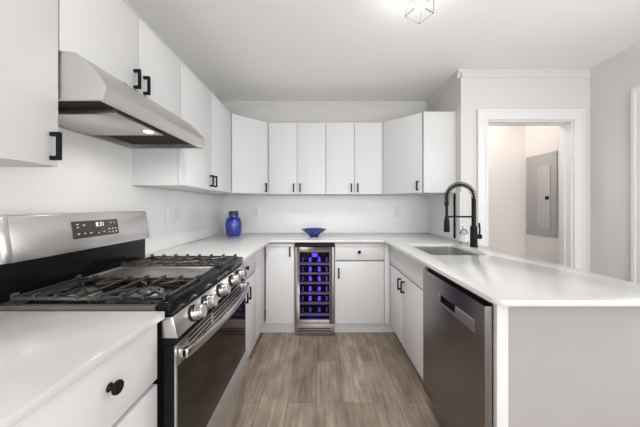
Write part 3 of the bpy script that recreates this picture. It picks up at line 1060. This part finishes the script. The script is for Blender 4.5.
# ------------------------------------------------------------------ small things on the counter
t = thing('glass_jar', 'cobalt blue glass jar with dark lid in the left back counter corner', 'jar', (-37.3, 113.6, 36))
MB().lathe([(0, 36.03), (2.4, 36.03), (2.75, 36.25), (3.2, 37.4), (3.42, 39.3), (3.42, 41.2), (3.15, 42.7), (2.5, 43.6), (1.95, 44.0), (1.8, 44.4), (1.85, 44.7), (0, 44.7)],
           (-37.3, 113.6, 0), 48).build('jar_body', BLUE, t)
MB().lathe([(0, 44.72), (1.95, 44.72), (2.0, 44.9), (2.0, 46.2), (1.9, 46.4), (0, 46.45)], (-37.3, 113.6, 0), 36).build('lid', BLUEL, t)

bo = MB().lathe([(0, 36.03), (1.9, 36.03), (2.0, 36.25), (1.9, 36.5), (3.2, 37.4), (5.3, 38.95), (5.25, 39.1), (3.0, 37.6), (1.6, 36.8), (0, 36.7)],
                (-2.9, 110, 0), 48)
tag(bo.build('bowl', BLUEC, None, origin=(-2.9, 110, 36)), 'blue flared ceramic bowl on the counter above the wine cooler', 'bowl')

# ------------------------------------------------------------------ switch and outlet plates
def plate_y(x, d0, d1, z0, z1, n, name, label, cat):
    t = thing(name, label, cat, (x, (d0 + d1) / 2, (z0 + z1) / 2))
    MB().box(x + 0.02, x + 0.28, d0, d1, z0, z1).build('cover_plate', PLATE, t, 0.06)
    w = (d1 - d0) / n
    for k in range(n):
        c = d0 + w * (k + 0.5)
        MB().box(x + 0.29, x + 0.42, c - 0.65, c + 0.65, (z0 + z1) / 2 - 1.3, (z0 + z1) / 2 + 1.3).build('rocker_switch', SOCK, t, 0.04)
plate_y(XL + 0.3, 78.0, 84.6, 43.6, 48.1, 2, 'switch_plate', 'white switch plate on the left tiled wall above the counter', 'light switch')
def plate_x(xc, z0, z1, label):
    y = DW - 0.3
    t = thing('outlet_plate', label, 'outlet', (xc, y, (z0 + z1) / 2))
    MB().box(xc - 1.45, xc + 1.45, y - 0.25, y - 0.02, z0, z1).build('cover_plate', PLATE, t, 0.06)
    for z in ((z0 * 0.68 + z1 * 0.32), (z0 * 0.32 + z1 * 0.68)):
        MB().box(xc - 0.65, xc + 0.65, y - 0.33, y - 0.26, z - 0.55, z + 0.55).build('socket', SOCK, t, 0.04)
plate_x(-29.5, 43.6, 48.1, 'white outlet plate on the back tiles, right of the blue jar')
plate_x(35.6, 43.6, 48.1, 'white outlet plate on the back tiles, at right near the faucet')

# under-cabinet puck lights
for x, d, lab in ((-37.0, 104.5, 'small round puck light under the left diagonal wall cabinet'),
                  (41.5, 104.0, 'small round puck light under the right diagonal wall cabinet')):
    t = thing('puck_light', lab, 'light', (x, d, ZB - 0.6))
    MB().lathe([(0, -0.02), (1.25, -0.02), (1.3, -0.15), (1.3, -0.5), (1.15, -0.58), (0, -0.58)], (x, d, ZB), 28).build('housing', STEEL, t)
    MB().lathe([(0, -0.6), (0.9, -0.6), (0.9, -0.66), (0, -0.66)], (x, d, ZB), 24).build('lens', PLATE, t)

# ------------------------------------------------------------------ electrical panel in the hall
XE = 92.2
t = thing('electrical_panel', 'grey electrical breaker panel on the hall wall seen through the doorway', 'electrical panel', (XE, 111, 53))
MB().box(XE - 0.5, XE - 0.02, 103.6, 118.8, 36.4, 70.2).build('cover', PANELM, t, 0.06)
pdr = MB().box(XE - 0.85, XE - 0.52, 106.2, 112.4, 39.0, 64.8).build('door', PANELD, t, 0.06)
MB().box(XE - 1.1, XE - 0.86, 106.7, 108.2, 51.2, 52.6).build('latch', BLKM, pdr, 0.03)
for d, z in ((104.4, 69), (118, 69), (104.4, 53), (118, 53), (104.4, 37.6), (118, 37.6)):
    MB().lathe([(0, 0), (0.28, 0), (0.2, 0.12), (0, 0.14)], (XE - 0.5, d, z), 10, (-1, 0, 0)).build('screw', GREYM, t)

# ------------------------------------------------------------------ ceiling lamp
LX, LD = 21.4, 58.5
t = thing('ceiling_lamp', 'small ceiling lamp with a wire cage around a lit bulb', 'ceiling lamp', (LX, LD, ZC))
MB().lathe([(0, -0.02), (2.4, -0.02), (2.4, -0.7), (2.1, -0.9), (0, -0.9)], (LX + 1, LD, ZC), 32).build('canopy', CHROME, t)
ax = Vector((-0.16, 0.02, -1)).normalized()
top = Vector((LX + 0.95, LD, 95.6))
MB().tube([(LX + 1, LD, ZC - 0.85), top], 0.3, 10).build('stem', CHROME, t)
MB().lathe([(0, -0.2), (0.8, -0.2), (0.85, 1.2), (0, 1.2)], top, 20, ax).build('socket', CHROME, t)
MB().lathe([(0, 1.22), (0.45, 1.25), (0.6, 1.6), (1.05, 2.3), (1.15, 2.9), (0.95, 3.5), (0.5, 3.9), (0, 4.0)], top, 24, ax).build('bulb', BULB, t)
a = math.radians(22)
u = Vector((math.cos(a), math.sin(a), 0))
u = (u - ax * u.dot(ax)).normalized()
w = ax.cross(u)
def sq(h, s):
    return [top + ax * h + (u * a + w * b) * s for a, b in ((1, 1), (-1, 1), (-1, -1), (1, -1))]
r0, r1, r2 = sq(0.3, 0.8), sq(1.2, 1.75), sq(4.9, 2.1)
m = MB()
for k in range(4):
    j = (k + 1) % 4
    for A, B in ((r0[k], r1[k]), (r1[k], r2[k]), (r1[k], r1[j]), (r2[k], r2[j]), (r0[k], r0[j])):
        m.tube([A, B], 0.085, 6)
m.build('wire_cage', WIRE, t)
